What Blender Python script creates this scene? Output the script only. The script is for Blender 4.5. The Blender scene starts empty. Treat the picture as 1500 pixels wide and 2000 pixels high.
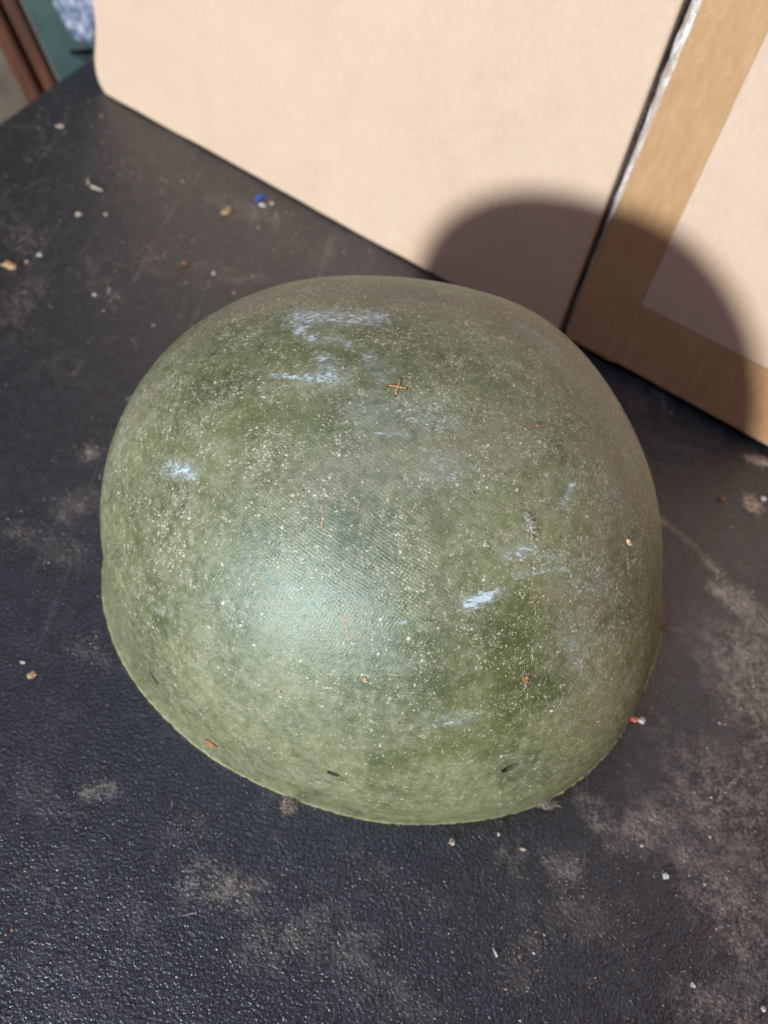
import bpy, bmesh, math, random
import numpy as np
from mathutils import Vector, Matrix

random.seed(7); np.random.seed(7)
S = bpy.context.scene
C = S.collection

# ------------------------------------------------------------ camera
cam_d = bpy.data.cameras.new('camera'); cam = bpy.data.objects.new('camera', cam_d); C.objects.link(cam)
_r = Vector((0.98151436, 0.15330438, 0.11457453)); _u = Vector((-0.19138849, 0.78620427, 0.58758258)); _f = Vector((0, 0.59864899, -0.80101148))
M = Matrix((( _r.x, _u.x, -_f.x, 0), (_r.y, _u.y, -_f.y, 0), (_r.z, _u.z, -_f.z, 0.355), (0, 0, 0, 1)))
cam.matrix_world = M
cam_d.sensor_fit = 'VERTICAL'; cam_d.sensor_height = 24; cam_d.sensor_width = 18
cam_d.lens = 24 * 1560.75 / 2000
cam_d.clip_start = 0.01; cam_d.clip_end = 50
cam_d.dof.use_dof = True; cam_d.dof.focus_distance = 0.272; cam_d.dof.aperture_fstop = 6.0
S.camera = cam

# ------------------------------------------------------------ light
AZ, EL = 1.1120, 0.2370                       # where the light travels to (azimuth), and its height
SUN_EL = EL
to_sun = Vector((-math.cos(AZ)*math.cos(SUN_EL), -math.sin(AZ)*math.cos(SUN_EL), math.sin(SUN_EL)))
sd = bpy.data.lights.new('sun', 'SUN'); sun = bpy.data.objects.new('sun', sd); C.objects.link(sun)
sd.energy = 4.5; sd.angle = math.radians(5.5); sd.color = (1.0, 0.935, 0.86)
sun.rotation_euler = to_sun.to_track_quat('Z', 'Y').to_euler()
W = bpy.data.worlds.new('World'); S.world = W; W.use_nodes = True
wn = W.node_tree; bg = wn.nodes['Background']
bg.inputs[0].default_value = (1.0, 0.48, 0.34, 1); bg.inputs[1].default_value = 0.200   # dim warm room
# the pale blue daylight of the window opening round the sun
wd = bpy.data.lights.new('window_light', 'AREA'); win = bpy.data.objects.new('window_light', wd); C.objects.link(win)
wd.shape = 'DISK'; wd.size = .14; wd.energy = 6.5; wd.color = (.20, .60, 1.0)
wdir = Vector((-.464, -.845, .264)).normalized(); win.location = Vector((0, .2, .1)) + wdir*1.3
win.rotation_euler = wdir.to_track_quat('Z', 'Y').to_euler()
# a second pale blue opening high on the left, mirrored by the bench top at the lower left
kd = bpy.data.lights.new('roof_light', 'AREA'); roof = bpy.data.objects.new('roof_light', kd); C.objects.link(roof)
kd.shape = 'DISK'; kd.size = .60; kd.energy = 4.6; kd.color = (.46, .62, 1.0)
kdir = Vector((-.30, -.04, .95)).normalized(); roof.location = kdir*1.25
roof.rotation_euler = kdir.to_track_quat('Z', 'Y').to_euler()
S.view_settings.view_transform = 'Standard'; S.view_settings.look = 'None'
S.view_settings.exposure = 0.0; S.view_settings.gamma = 1.0

# ------------------------------------------------------------ helpers
def tag(o, label=None, cat=None, group=None, kind=None):
    if label: o['label'] = label
    if cat: o['category'] = cat
    if group: o['group'] = group
    if kind: o['kind'] = kind
    return o
def empty(name, loc):
    o = bpy.data.objects.new(name, None); C.objects.link(o); o.location = loc; o.empty_display_size = .02
    return o
def mesh_obj(name, verts, faces, mat, parent=None, loc=(0, 0, 0), smooth=True):
    me = bpy.data.meshes.new(name)
    me.from_pydata([tuple(v) for v in verts], [], [tuple(int(i) for i in f) for f in faces]); me.update()
    return link(name, me, mat, parent, loc, smooth)
def link(name, me, mat, parent=None, loc=(0, 0, 0), smooth=True):
    for m in (mat if isinstance(mat, (list, tuple)) else [mat]): me.materials.append(m)
    if smooth: me.polygons.foreach_set('use_smooth', [True]*len(me.polygons))
    o = bpy.data.objects.new(name, me); C.objects.link(o); o.location = loc
    if parent: o.parent = parent
    return o
def grid_mesh(name, V, wrap=False):
    """V: (rows, cols, 3) array -> quad mesh, fast"""
    nr, nc = V.shape[:2]
    me = bpy.data.meshes.new(name)
    idx = np.arange(nr*nc).reshape(nr, nc)
    a = idx[:-1]; b = idx[1:]
    if wrap:
        q = np.stack([a, b, np.roll(b, -1, 1), np.roll(a, -1, 1)], -1).reshape(-1, 4)
    else:
        q = np.stack([a[:, :-1], b[:, :-1], b[:, 1:], a[:, 1:]], -1).reshape(-1, 4)
    me.vertices.add(nr*nc); me.vertices.foreach_set('co', V.reshape(-1).astype(np.float32))
    me.loops.add(q.size); me.loops.foreach_set('vertex_index', q.reshape(-1).astype(np.int32))
    me.polygons.add(len(q)); me.polygons.foreach_set('loop_start', np.arange(0, q.size, 4, dtype=np.int32))
    me.polygons.foreach_set('loop_total', np.full(len(q), 4, dtype=np.int32))
    me.update(calc_edges=True); me.validate()
    return me
def set_attr(me, name, arr):
    at = me.attributes.new(name, 'FLOAT', 'POINT'); at.data.foreach_set('value', arr.reshape(-1).astype(np.float32))

class NT:
    def __init__(s, name):
        s.m = bpy.data.materials.new(name); s.m.use_nodes = True; s.t = s.m.node_tree; s.b = s.t.nodes['Principled BSDF']
        s.co = s.t.nodes.new('ShaderNodeTexCoord').outputs['Object']
    def n(s, typ, ins=None, **kw):
        x = s.t.nodes.new(typ)
        for k_, v in kw.items(): setattr(x, k_, v)
        for k_, v in (ins or {}).items(): s.set(x.inputs[k_], v)
        return x
    def set(s, sock, v):
        if isinstance(v, bpy.types.NodeSocket): s.t.links.new(v, sock)
        else: sock.default_value = v
    def p(s, **kw):
        for k_, v in kw.items():
            s.set(s.b.inputs[{'color': 'Base Color', 'rough': 'Roughness', 'spec': 'Specular IOR Level', 'normal': 'Normal', 'alpha': 'Alpha', 'trans': 'Transmission Weight', 'coat': 'Coat Weight', 'coatr': 'Coat Roughness', 'ior': 'IOR', 'sheen': 'Sheen Weight', 'metal': 'Metallic', 'tint': 'Specular Tint', 'sss': 'Subsurface Weight'}[k_]], v)
    def noise(s, scale, detail=4, rough=.55, co=None, dist=0):
        return s.n('ShaderNodeTexNoise', {'Vector': co or s.co, 'Scale': scale, 'Detail': detail, 'Roughness': rough, 'Distortion': dist}).outputs['Fac']
    def math(s, op, a, b=0.0, c=None, clamp=False):
        x = s.n('ShaderNodeMath', operation=op, use_clamp=clamp); s.set(x.inputs[0], a); s.set(x.inputs[1], b)
        if c is not None: s.set(x.inputs[2], c)
        return x.outputs[0]
    def ramp(s, v, lo, hi, a=0.0, b=1.0, smooth=True):
        x = s.n('ShaderNodeMapRange', {'Value': v, 'From Min': lo, 'From Max': hi, 'To Min': a, 'To Max': b}, interpolation_type='SMOOTHSTEP' if smooth else 'LINEAR'); return x.outputs[0]
    def mix(s, f, a, b):
        x = s.n('ShaderNodeMix', data_type='RGBA'); s.set(x.inputs[0], f); s.set(x.inputs[6], a if isinstance(a, bpy.types.NodeSocket) else (*a, 1)); s.set(x.inputs[7], b if isinstance(b, bpy.types.NodeSocket) else (*b, 1)); return x.outputs[2]
    def attr(s, name):
        return s.n('ShaderNodeAttribute', attribute_name=name).outputs['Fac']
    def scaled(s, sc, rot=(0, 0, 0)):
        return s.n('ShaderNodeMapping', {'Vector': s.co, 'Scale': sc, 'Rotation': rot}).outputs[0]
    def voro(s, scale, co=None, rnd=1.0):
        return s.n('ShaderNodeTexVoronoi', {'Vector': co or s.co, 'Scale': scale, 'Randomness': rnd})
    def bump(s, h, strength, dist, normal=None):
        x = s.n('ShaderNodeBump', {'Height': h, 'Strength': strength, 'Distance': dist})
        if normal: s.set(x.inputs['Normal'], normal)
        return x.outputs[0]
def simple(name, col, rough=.6, spec=.4, var=.25, scale=400, bump=.2, **kw):
    t = NT(name); n_ = t.noise(scale, 3)
    t.p(color=t.mix(t.ramp(n_, .3, .7), tuple(c*(1-var) for c in col), tuple(min(1, c*(1+var)) for c in col)), rough=rough, spec=spec, normal=t.bump(n_, bump, .0005), **kw)
    return t.m

# wear marks: (from xyz, to xyz, width, strength)
SCUFF=[
  (-0.0765,0.0289,0.1488, -0.0452,0.0293,0.1556, 0.00938, 0.70),
  (-0.0768,0.0256,0.1489, -0.0679,0.0161,0.1516, 0.00618, 0.70),
  (-0.0701,0.0176,0.1510, -0.0542,0.0144,0.1545, 0.00547, 0.50),
  (-0.0792,-0.0014,0.1462, -0.0675,-0.0033,0.1496, 0.00192, 0.78),
  (-0.0675,-0.0033,0.1496, -0.0562,-0.0040,0.1522, 0.00440, 0.70),
  (-0.0617,0.0044,0.1523, -0.0554,-0.0035,0.1524, 0.00885, 0.65),
  (-0.0454,0.0069,0.1555, -0.0394,-0.0008,0.1554, 0.00734, 0.40),
  (-0.0431,-0.0151,0.1519, -0.0165,-0.0131,0.1546, 0.01283, 0.30),
  (-0.0362,-0.0230,0.1504, -0.0257,-0.0225,0.1515, 0.00176, 0.50),
  (-0.1114,-0.0291,0.1168, -0.1018,-0.0338,0.1209, 0.00644, 0.70),
  (0.0044,-0.0665,0.1220, 0.0130,-0.0619,0.1243, 0.00419, 1.01),
  (0.0135,-0.0617,0.1243, 0.0167,-0.0615,0.1234, 0.00350, 0.50),
  (0.0214,-0.0649,0.1185, 0.0211,-0.0630,0.1205, 0.00141, 0.60),
  (0.0145,-0.0504,0.1334, 0.0234,-0.0470,0.1329, 0.00438, 0.70),
  (0.0196,-0.0550,0.1282, 0.0360,-0.0475,0.1267, 0.00248, 0.60),
  (0.0295,-0.0470,0.1303, 0.0343,-0.0452,0.1292, 0.00356, 0.45),
  (0.0319,-0.0296,0.1394, 0.0345,-0.0222,0.1413, 0.00253, 0.70),
  (0.0458,-0.0645,0.1047, 0.0509,-0.0669,0.0973, 0.00445, 0.50),
  (0.0462,-0.0432,0.1235, 0.0489,-0.0479,0.1181, 0.01463, 0.28),
  (0.0101,0.0438,0.1527, 0.0234,0.0392,0.1494, 0.00723, 0.50),
  (-0.0177,-0.0748,0.1147, -0.0152,-0.0743,0.1155, 0.00122, 0.70),
  (-0.0143,-0.0311,0.1485, -0.0060,-0.0327,0.1475, 0.01045, 0.30),
  (0.0011,-0.0936,0.0843, 0.0154,-0.0903,0.0858, 0.00734, 0.45),
  (-0.0170,-0.0856,0.0999, -0.0073,-0.0821,0.1050, 0.00213, 0.20),
  (-0.1104,-0.0657,0.0721, -0.1052,-0.0678,0.0758, 0.00159, 0.50),
  (0.0624,-0.0292,0.1184, 0.0648,-0.0345,0.1131, 0.00114, 0.80),
  (0.0504,-0.0149,0.1341, 0.0585,-0.0151,0.1275, 0.00758, 0.30),
  (-0.1403,-0.0124,0.0949, -0.1374,-0.0089,0.1013, 0.00166, 0.60),
  (-0.0887,-0.0822,0.0652, -0.0828,-0.0847,0.0663, 0.00118, 0.50),
  (0.0437,-0.0626,0.1083, 0.0495,-0.0589,0.1077, 0.01102, 0.22),
  (-0.0318,-0.0716,0.1168, -0.0188,-0.0801,0.1079, 0.00878, 0.12),
]
CLEAN=[
  (-0.0758,0.0084,0.1488, -0.0568,0.0083,0.1537, 0.01128, 1.00),
  (-0.0843,-0.0188,0.1390, -0.0526,-0.0215,0.1481, 0.01448, 0.90),
  (-0.1056,0.0016,0.1342, -0.0969,-0.0006,0.1387, 0.01155, 0.50),
  (0.0245,-0.0639,0.1181, 0.0253,-0.0924,0.0760, 0.01643, 0.90),
  (0.0018,-0.0863,0.0972, 0.0128,-0.0931,0.0815, 0.01639, 0.70),
  (-0.0113,-0.1037,0.0601, 0.0144,-0.0959,0.0745, 0.00948, 0.80),
  (-0.1131,-0.0647,0.0693, -0.1076,-0.0695,0.0676, 0.01007, 0.60),
  (-0.0406,0.0243,0.1564, -0.0611,0.0107,0.1530, 0.00759, 0.80),
  (0.0306,-0.0865,0.0840, 0.0445,-0.0738,0.0938, 0.01116, 0.50),
  (-0.0125,0.0137,0.1578, 0.0000,0.0023,0.1566, 0.00924, 0.30),
  (-0.0123,-0.0781,0.1107, 0.0161,-0.0739,0.1105, 0.01059, 0.40),
]
DUST=[
  (-0.0972,0.0466,0.1373, -0.0438,0.0480,0.1528, 0.01442, 0.90),
  (-0.0438,0.0480,0.1528, 0.0059,0.0547,0.1504, 0.01634, 1.00),
  (0.0058,0.0494,0.1521, 0.0406,0.0385,0.1407, 0.01837, 1.00),
  (0.0406,0.0385,0.1407, 0.0622,0.0239,0.1260, 0.01441, 1.00),
  (-0.1190,0.0309,0.1260, -0.0958,0.0412,0.1393, 0.01040, 0.80),
  (-0.0172,-0.0299,0.1490, 0.0058,-0.0151,0.1525, 0.01587, 0.50),
  (0.0442,0.0049,0.1416, 0.0640,-0.0086,0.1239, 0.01161, 0.70),
  (0.0505,-0.0313,0.1275, 0.0523,-0.0535,0.1106, 0.01110, 0.50),
  (-0.1414,-0.0133,0.0924, -0.1296,0.0078,0.1162, 0.00831, 0.60),
  (0.0645,-0.0545,0.0974, 0.0714,-0.0705,0.0650, 0.00984, 0.50),
  (-0.0569,-0.0417,0.1371, -0.0309,-0.0319,0.1473, 0.01402, 0.25),
  (0.0356,-0.0534,0.1222, 0.0512,-0.0675,0.0964, 0.01282, 0.40),
  (-0.0567,-0.1023,0.0301, -0.0390,-0.1062,0.0334, 0.01236, 0.30),
]
SCRATCH=[
  (-0.0387,-0.0721,0.1149, -0.0355,-0.0761,0.1106, 0.00106, 1.00),
  (-0.0355,-0.0761,0.1106, -0.0321,-0.0800,0.1060, 0.00106, 1.00),
  (-0.0516,-0.0431,0.1377, -0.0499,-0.0489,0.1341, 0.00070, 0.00),
  (-0.0499,-0.0496,0.1336, -0.0487,-0.0538,0.1306, 0.00087, 1.00),
  (-0.0392,-0.0446,0.1392, -0.0378,-0.0482,0.1371, 0.00052, 0.00),
  (-0.0368,-0.0503,0.1358, -0.0353,-0.0537,0.1334, 0.00052, 0.00),
  (0.0279,-0.0602,0.1202, 0.0308,-0.0659,0.1130, 0.00036, 2.00),
  (0.0311,-0.0703,0.1078, 0.0321,-0.0743,0.1021, 0.00072, 2.00),
  (0.0474,-0.0800,0.0813, 0.0489,-0.0746,0.0885, 0.00057, 2.00),
  (0.0487,-0.0793,0.0812, 0.0513,-0.0712,0.0912, 0.00047, 2.00),
  (0.0434,-0.0761,0.0914, 0.0442,-0.0733,0.0947, 0.00056, 2.00),
  (0.0491,-0.0776,0.0836, 0.0525,-0.0695,0.0924, 0.00038, 2.00),
  (0.0605,-0.0465,0.1090, 0.0618,-0.0380,0.1139, 0.00057, 2.00),
  (0.0599,-0.0519,0.1049, 0.0610,-0.0477,0.1075, 0.00057, 2.00),
  (-0.0184,-0.0866,0.0981, -0.0046,-0.0846,0.1011, 0.00036, 2.00),
  (0.0303,-0.0820,0.0920, 0.0335,-0.0775,0.0968, 0.00055, 2.00),
  (0.0390,-0.0770,0.0937, 0.0402,-0.0704,0.1018, 0.00037, 2.00),
  (0.0491,-0.0683,0.0972, 0.0527,-0.0602,0.1035, 0.00047, 2.00),
  (-0.0511,-0.0158,0.1503, -0.0515,-0.0224,0.1480, 0.00054, 0.00),
  (-0.0783,-0.0010,0.1466, -0.0674,-0.0038,0.1495, 0.00056, 2.00),
  (-0.0761,0.0224,0.1493, -0.0653,0.0324,0.1516, 0.00039, 2.00),
  (0.0646,-0.0294,0.1160, 0.0643,-0.0331,0.1144, 0.00057, 2.00),
  (-0.0357,-0.0458,0.1390, -0.0340,-0.0479,0.1379, 0.00035, 0.00),
  (-0.0019,-0.0517,0.1358, 0.0000,-0.0555,0.1327, 0.00035, 2.00),
  (-0.0718,-0.0701,0.1042, -0.0677,-0.0715,0.1046, 0.00036, 2.00),
]
SMUDGE_AND_LIT=[
  (0.2020,0.2150, 0.2300,0.1500, 0.0500, 0.80),  # dust; these first two also paint the lit bench beside the helmet's shadow
  (0.1700,0.1450, 0.2100,0.1100, 0.0500, 0.55),
  (0.1580,0.2981, 0.1779,0.2827, 0.0048, 0.90),
  (0.1779,0.2827, 0.1935,0.2621, 0.0041, 0.70),
  (0.1873,0.2573, 0.2004,0.2472, 0.0101, 1.00),
  (0.1982,0.2532, 0.2131,0.2373, 0.0168, 0.90),
  (0.1942,0.2179, 0.2066,0.2088, 0.0195, 0.70),
  (0.1886,0.1910, 0.1982,0.1848, 0.0157, 0.50),
  (0.1532,0.1652, 0.1772,0.1548, 0.0179, 0.35),
  (0.1612,0.1373, 0.1797,0.1315, 0.0264, 0.60),
  (0.1389,0.1194, 0.1486,0.1257, 0.0170, 0.80),
  (0.1157,0.1263, 0.1204,0.1203, 0.0139, 0.60),
  (0.1296,0.1176, 0.1249,0.1123, 0.0111, 0.50),
  (0.0798,0.0997, 0.0846,0.0943, 0.0106, 0.50),
  (0.1000,0.0992, 0.1068,0.0962, 0.0135, 0.60),
  (0.1593,0.1122, 0.1729,0.1104, 0.0172, 0.50),
  (-0.0466,0.0645, -0.0255,0.0644, 0.0179, 0.70),
  (-0.1005,0.0894, -0.0930,0.0930, 0.0080, 0.70),
  (-0.0165,0.0455, -0.0056,0.0510, 0.0202, 0.50),
  (0.0060,0.0548, 0.0233,0.0505, 0.0228, 0.45),
  (0.0245,0.0436, 0.0416,0.0378, 0.0253, 0.35),
  (0.0847,0.0538, 0.0925,0.0642, 0.0157, 0.40),
  (0.1716,0.0976, 0.1873,0.0805, 0.0345, 0.60),
  (0.1573,0.0570, 0.1840,0.0544, 0.0224, 0.50),
  (0.1049,0.0759, 0.1267,0.0876, 0.0189, 0.30),
  (-0.2523,0.3584, -0.2525,0.3894, 0.0243, 0.36),
  (-0.2855,0.4418, -0.2694,0.4291, 0.0265, 0.30),
  (-0.1635,0.2255, -0.1559,0.2343, 0.0159, 0.50),
  (-0.1635,0.2056, -0.1479,0.1997, 0.0185, 0.40),
  (-0.1867,0.2098, -0.1745,0.2062, 0.0127, 0.50),
  (-0.1661,0.2684, -0.1661,0.2646, 0.0084, 0.80),
  (-0.1647,0.5219, -0.1227,0.5091, 0.0272, 0.42),
  (-0.1599,0.4409, -0.1273,0.4396, 0.0247, 0.30),
  (-0.2392,0.5457, -0.2058,0.5286, 0.0432, 0.18),
  (-0.2101,0.4026, -0.1908,0.3871, 0.0160, 0.24),
  (-0.1301,0.1539, -0.1159,0.1488, 0.0114, 0.40),
  (-0.1994,0.4519, -0.1858,0.4326, 0.0211, 0.24),
  (-0.1247,0.5018, -0.0886,0.4756, 0.0303, 0.24),
  (0.0174,0.0841, 0.0313,0.0785, 0.0232, 0.25),
  (-0.0608,0.0758, -0.0536,0.0876, 0.0156, 0.30),
  (0.1439,0.1818, 0.1561,0.1710, 0.0015, 0.50),
  (0.0448,0.0750, 0.0584,0.0677, 0.0206, 0.25),
  (0.1955,0.1634, 0.2005,0.1448, 0.0245, 0.50),
  (0.1770,0.1403, 0.1897,0.1560, 0.0015, 0.80),
]
# ------------------------------------------------------------ materials
def helmet_material():
    t = NT('dusty_olive_paint')
    clean, dust, scuff, low = t.attr('clean'), t.attr('dust'), t.attr('scuff'), t.attr('low')
    n1 = t.noise(24, 6, .68); n2 = t.noise(210, 6, .7); n3 = t.noise(900, 3, .7)
    green = t.mix(t.ramp(n1, .35, .68), GREEN_A, GREEN_B)
    # fine dust veil, patchy at two sizes
    veil = t.math('ADD', t.math('MULTIPLY', n1, .42), t.math('MULTIPLY', n2, .95))
    veil = t.math('SUBTRACT', veil, t.math('MULTIPLY', clean, .30))
    veil = t.math('ADD', veil, t.math('MULTIPLY', dust, .16))
    vf = t.ramp(veil, .40, 1.02, .04, .72)
    vf = t.math('MULTIPLY', vf, t.ramp(n3, .15, .75, .6, 1.15), clamp=True)
    col = t.mix(vf, green, DUST_A)
    # brown dust film
    df = t.math('MULTIPLY', dust, t.ramp(t.noise(90, 5, .7), .3, .7, .45, .95), clamp=True)
    col = t.mix(df, col, DUST_B)
    # specks: dust grains, plus glints of lit bumps put into the colour
    dens = t.math('SUBTRACT', t.ramp(t.noise(75, 4, .65), .30, .72, 0, 1), t.math('MULTIPLY', low, .6))
    dens = t.math('MULTIPLY', dens, t.ramp(t.n('ShaderNodeSeparateXYZ', {0: t.co}).outputs[2], .03, .14, .55, 1.25))
    def speck(scale, size, prob, off):
        co = t.n('ShaderNodeMapping', {'Vector': t.co, 'Location': off}).outputs[0]
        wob = t.n('ShaderNodeTexNoise', {'Vector': co, 'Scale': scale*1.4, 'Detail': 2.0}).outputs['Color']
        cw = t.n('ShaderNodeVectorMath', {0: co, 1: t.n('ShaderNodeVectorMath', {0: wob, 'Scale': .9/scale}, operation='SCALE').outputs[0]}, operation='ADD').outputs[0]
        v = t.voro(scale, cw)
        sep = t.n('ShaderNodeSeparateColor', {0: v.outputs['Color']})
        on = t.math('LESS_THAN', sep.outputs[0], t.math('MULTIPLY', dens, prob))
        rad = t.math('MULTIPLY_ADD', sep.outputs[1], size*.8, size*.35)
        d = t.math('LESS_THAN', v.outputs['Distance'], rad)
        return t.math('MULTIPLY', on, d), sep.outputs[2]
    s3, r3 = speck(430, .24, .16, (.1, .5, .2))
    def flecks(scale, thr, k, off):
        co = t.n('ShaderNodeMapping', {'Vector': t.co, 'Location': off, 'Scale': (1, 1.25, .8)}).outputs[0]
        a = t.noise(scale, 3, .75, co=co, dist=.8)
        return t.ramp(t.math('ADD', a, t.math('MULTIPLY', dens, k)), thr, thr+.035)
    s0, _r = speck(900, .30, .30, (.4, .2, .6)); s1 = t.math('MAXIMUM', s0, flecks(950, .617, .05, (0, 0, 0))); s2 = flecks(1500, .620, .055, (.3, .1, .2)); r1 = t.ramp(t.noise(420, 2), .35, .65)
    sp = t.math('MAXIMUM', s1, t.math('MAXIMUM', s2, s3))
    sc = t.mix(r1, (.36, .36, .22), (.88, .84, .64))
    col = t.mix(t.math('MULTIPLY', sp, .76), col, sc)
    p1, _ = speck(900, .3, .22, (.7, .3, .9))
    col = t.mix(t.math('MULTIPLY', p1, .7), col, (.03, .03, .018))
    # worn bluish-white scuffs, broken up along the weave
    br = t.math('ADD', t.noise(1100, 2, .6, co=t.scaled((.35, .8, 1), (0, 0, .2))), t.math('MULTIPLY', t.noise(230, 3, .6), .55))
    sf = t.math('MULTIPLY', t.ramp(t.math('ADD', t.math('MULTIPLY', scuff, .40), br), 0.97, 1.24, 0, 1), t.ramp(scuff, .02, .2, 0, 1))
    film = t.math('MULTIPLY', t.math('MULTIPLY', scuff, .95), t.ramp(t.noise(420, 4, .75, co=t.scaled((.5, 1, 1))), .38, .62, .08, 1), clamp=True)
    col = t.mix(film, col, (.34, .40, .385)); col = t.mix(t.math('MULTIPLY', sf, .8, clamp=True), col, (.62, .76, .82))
    # weave relief
    sepc = t.n('ShaderNodeSeparateXYZ', {0: t.n('ShaderNodeVectorMath', {0: t.co, 1: t.n('ShaderNodeVectorMath', {0: t.n('ShaderNodeTexNoise', {'Vector': t.co, 'Scale': 60.0, 'Detail': 2.0}).outputs['Color'], 'Scale': .0022}, operation='SCALE').outputs[0]}, operation='ADD').outputs[0]})
    x, y, z = sepc.outputs
    def wave(ax, ay, az, per):
        d = t.math('ADD', t.math('ADD', t.math('MULTIPLY', x, ax), t.math('MULTIPLY', y, ay)), t.math('MULTIPLY', z, az))
        return t.math('SINE', t.math('MULTIPLY', d, 2*math.pi/per))
    w = t.math('ADD', t.math('MULTIPLY', wave(.366, .591, .702, .0012), 1.0), t.math('MULTIPLY', wave(.89, -.46, -.09, .0012), .7))
    dx = t.n('ShaderNodeVectorMath', {0: t.co, 1: (-.038, -.055, .132)}, operation='DISTANCE').outputs['Value']
    area = t.math('SUBTRACT', 1.0, t.ramp(t.math('ADD', dx, t.math('MULTIPLY', t.noise(30, 3), .03)), .035, .080))
    hgt = t.math('MULTIPLY', w, t.math('MULTIPLY', t.math('MULTIPLY_ADD', area, .055, .038), t.ramp(t.noise(95, 3, .6), .35, .62, .25, 1.25)))
    hgt = t.math('ADD', hgt, t.math('MULTIPLY', n3, .9)); hgt = t.math('ADD', hgt, t.math('MULTIPLY', sp, .9)); hgt = t.math('SUBTRACT', hgt, t.math('MULTIPLY', p1, .9))
    hgt = t.math('ADD', hgt, t.math('MULTIPLY', t.noise(260, 3), .6)); hgt = t.math('SUBTRACT', hgt, t.math('MULTIPLY', sf, .5))
    nrm = t.bump(hgt, HB, .00035)
    nrm = t.bump(t.noise(14, 2), .25, .004, nrm)
    rg = t.math('ADD', t.ramp(n2, .3, .7, H_R-.04, H_R+.08), t.math('MULTIPLY', dust, .12))
    rimz = t.math('ADD', t.n('ShaderNodeSeparateXYZ', {0: t.co}).outputs[2], t.math('MULTIPLY', t.noise(300, 3), .0022))
    col = t.mix(t.math('MULTIPLY', t.ramp(rimz, .0019, .0030, .95, 0), t.ramp(t.noise(170, 4, .7), .30, .5)), col, (.44, .42, .22))
    t.p(color=col, rough=rg, spec=1.0, tint=(.62, .87, 1.0, 1), normal=nrm)  # bluish light of the highlight is put into the specular tint
    return t.m
GREEN_A, GREEN_B, DUST_A, DUST_B, HB, H_R = (.052, .066, .009), (.125, .142, .036), (.33, .33, .21), (.205, .150, .100), .65, .46

def cardboard(name, tint=(1, 1, 1)):
    t = NT(name)
    c1, c2 = (.515*tint[0], .408*tint[1], .308*tint[2]), (.565*tint[0], .455*tint[1], .352*tint[2])
    n1 = t.noise(35, 5, .6); fib = t.noise(500, 4, .7, co=t.scaled((1, 1, .35)))
    col = t.mix(t.ramp(t.math('ADD', t.math('MULTIPLY', n1, .35), t.math('MULTIPLY', fib, .65)), .35, .65), c1, c2)
    flute = t.noise(160, 1, .5, co=t.scaled((1, 1, .03)))
    col = t.mix(t.ramp(flute, .35, .7, 0, .06), col, (.48, .34, .22))
    fl = t.voro(420); sp = t.math('MULTIPLY', t.math('LESS_THAN', fl.outputs['Distance'], .16), t.math('LESS_THAN', t.n('ShaderNodeSeparateColor', {0: fl.outputs['Color']}).outputs[0], .12))
    col = t.mix(t.math('MULTIPLY', sp, .45), col, (.25, .16, .10))
    stain = t.ramp(t.noise(14, 5, .7, dist=.8), .56, .70, 0, .16); col = t.mix(stain, col, (.42, .31, .22))
    rub = t.math('MULTIPLY', t.ramp(t.noise(70, 4, .7, co=t.scaled((.06, 1, 1), (0, .5, 0))), .63, .72), .22); col = t.mix(rub, col, (.70, .60, .50))
    h = t.math('ADD', t.math('MULTIPLY', fib, .5), t.math('MULTIPLY', flute, .6))
    h = t.math('ADD', h, t.math('MULTIPLY', t.noise(45, 4, .6), 1.2))
    t.p(color=col, rough=.78, spec=.25, normal=t.bump(h, .35, .0006))
    return t.m
card = cardboard('kraft_cardboard'); card2 = cardboard('kraft_cardboard_pale', (1.0, 1.0, 1.02))
def tape_mat():
    t = NT('brown_tape')
    n1 = t.noise(180, 4, .6, co=t.scaled((1, 1, .3))); n2 = t.noise(40, 3)
    bub = t.ramp(t.noise(330, 3, .6), .56, .66, 0, .14)
    col = t.mix(t.ramp(n1, .3, .75), (.39, .245, .125), (.45, .295, .162)); col = t.mix(bub, col, (.62, .46, .31))
    t.p(color=col, rough=.32, spec=.4, normal=t.bump(t.math('ADD', n1, t.math('MULTIPLY', n2, 1.5)), .25, .0006))
    return t.m
tape = tape_mat()
def clear_tape_mat():
    t = NT('creased_clear_tape')
    n1 = t.noise(220, 4, .7, co=t.scaled((1, 1, .4)))
    t.p(color=t.mix(t.ramp(n1, .4, .65), (.46, .40, .34), (.78, .78, .76)), rough=.18, spec=.8, normal=t.bump(n1, 1.0, .002))
    return t.m
clear_tape = clear_tape_mat()
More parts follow.
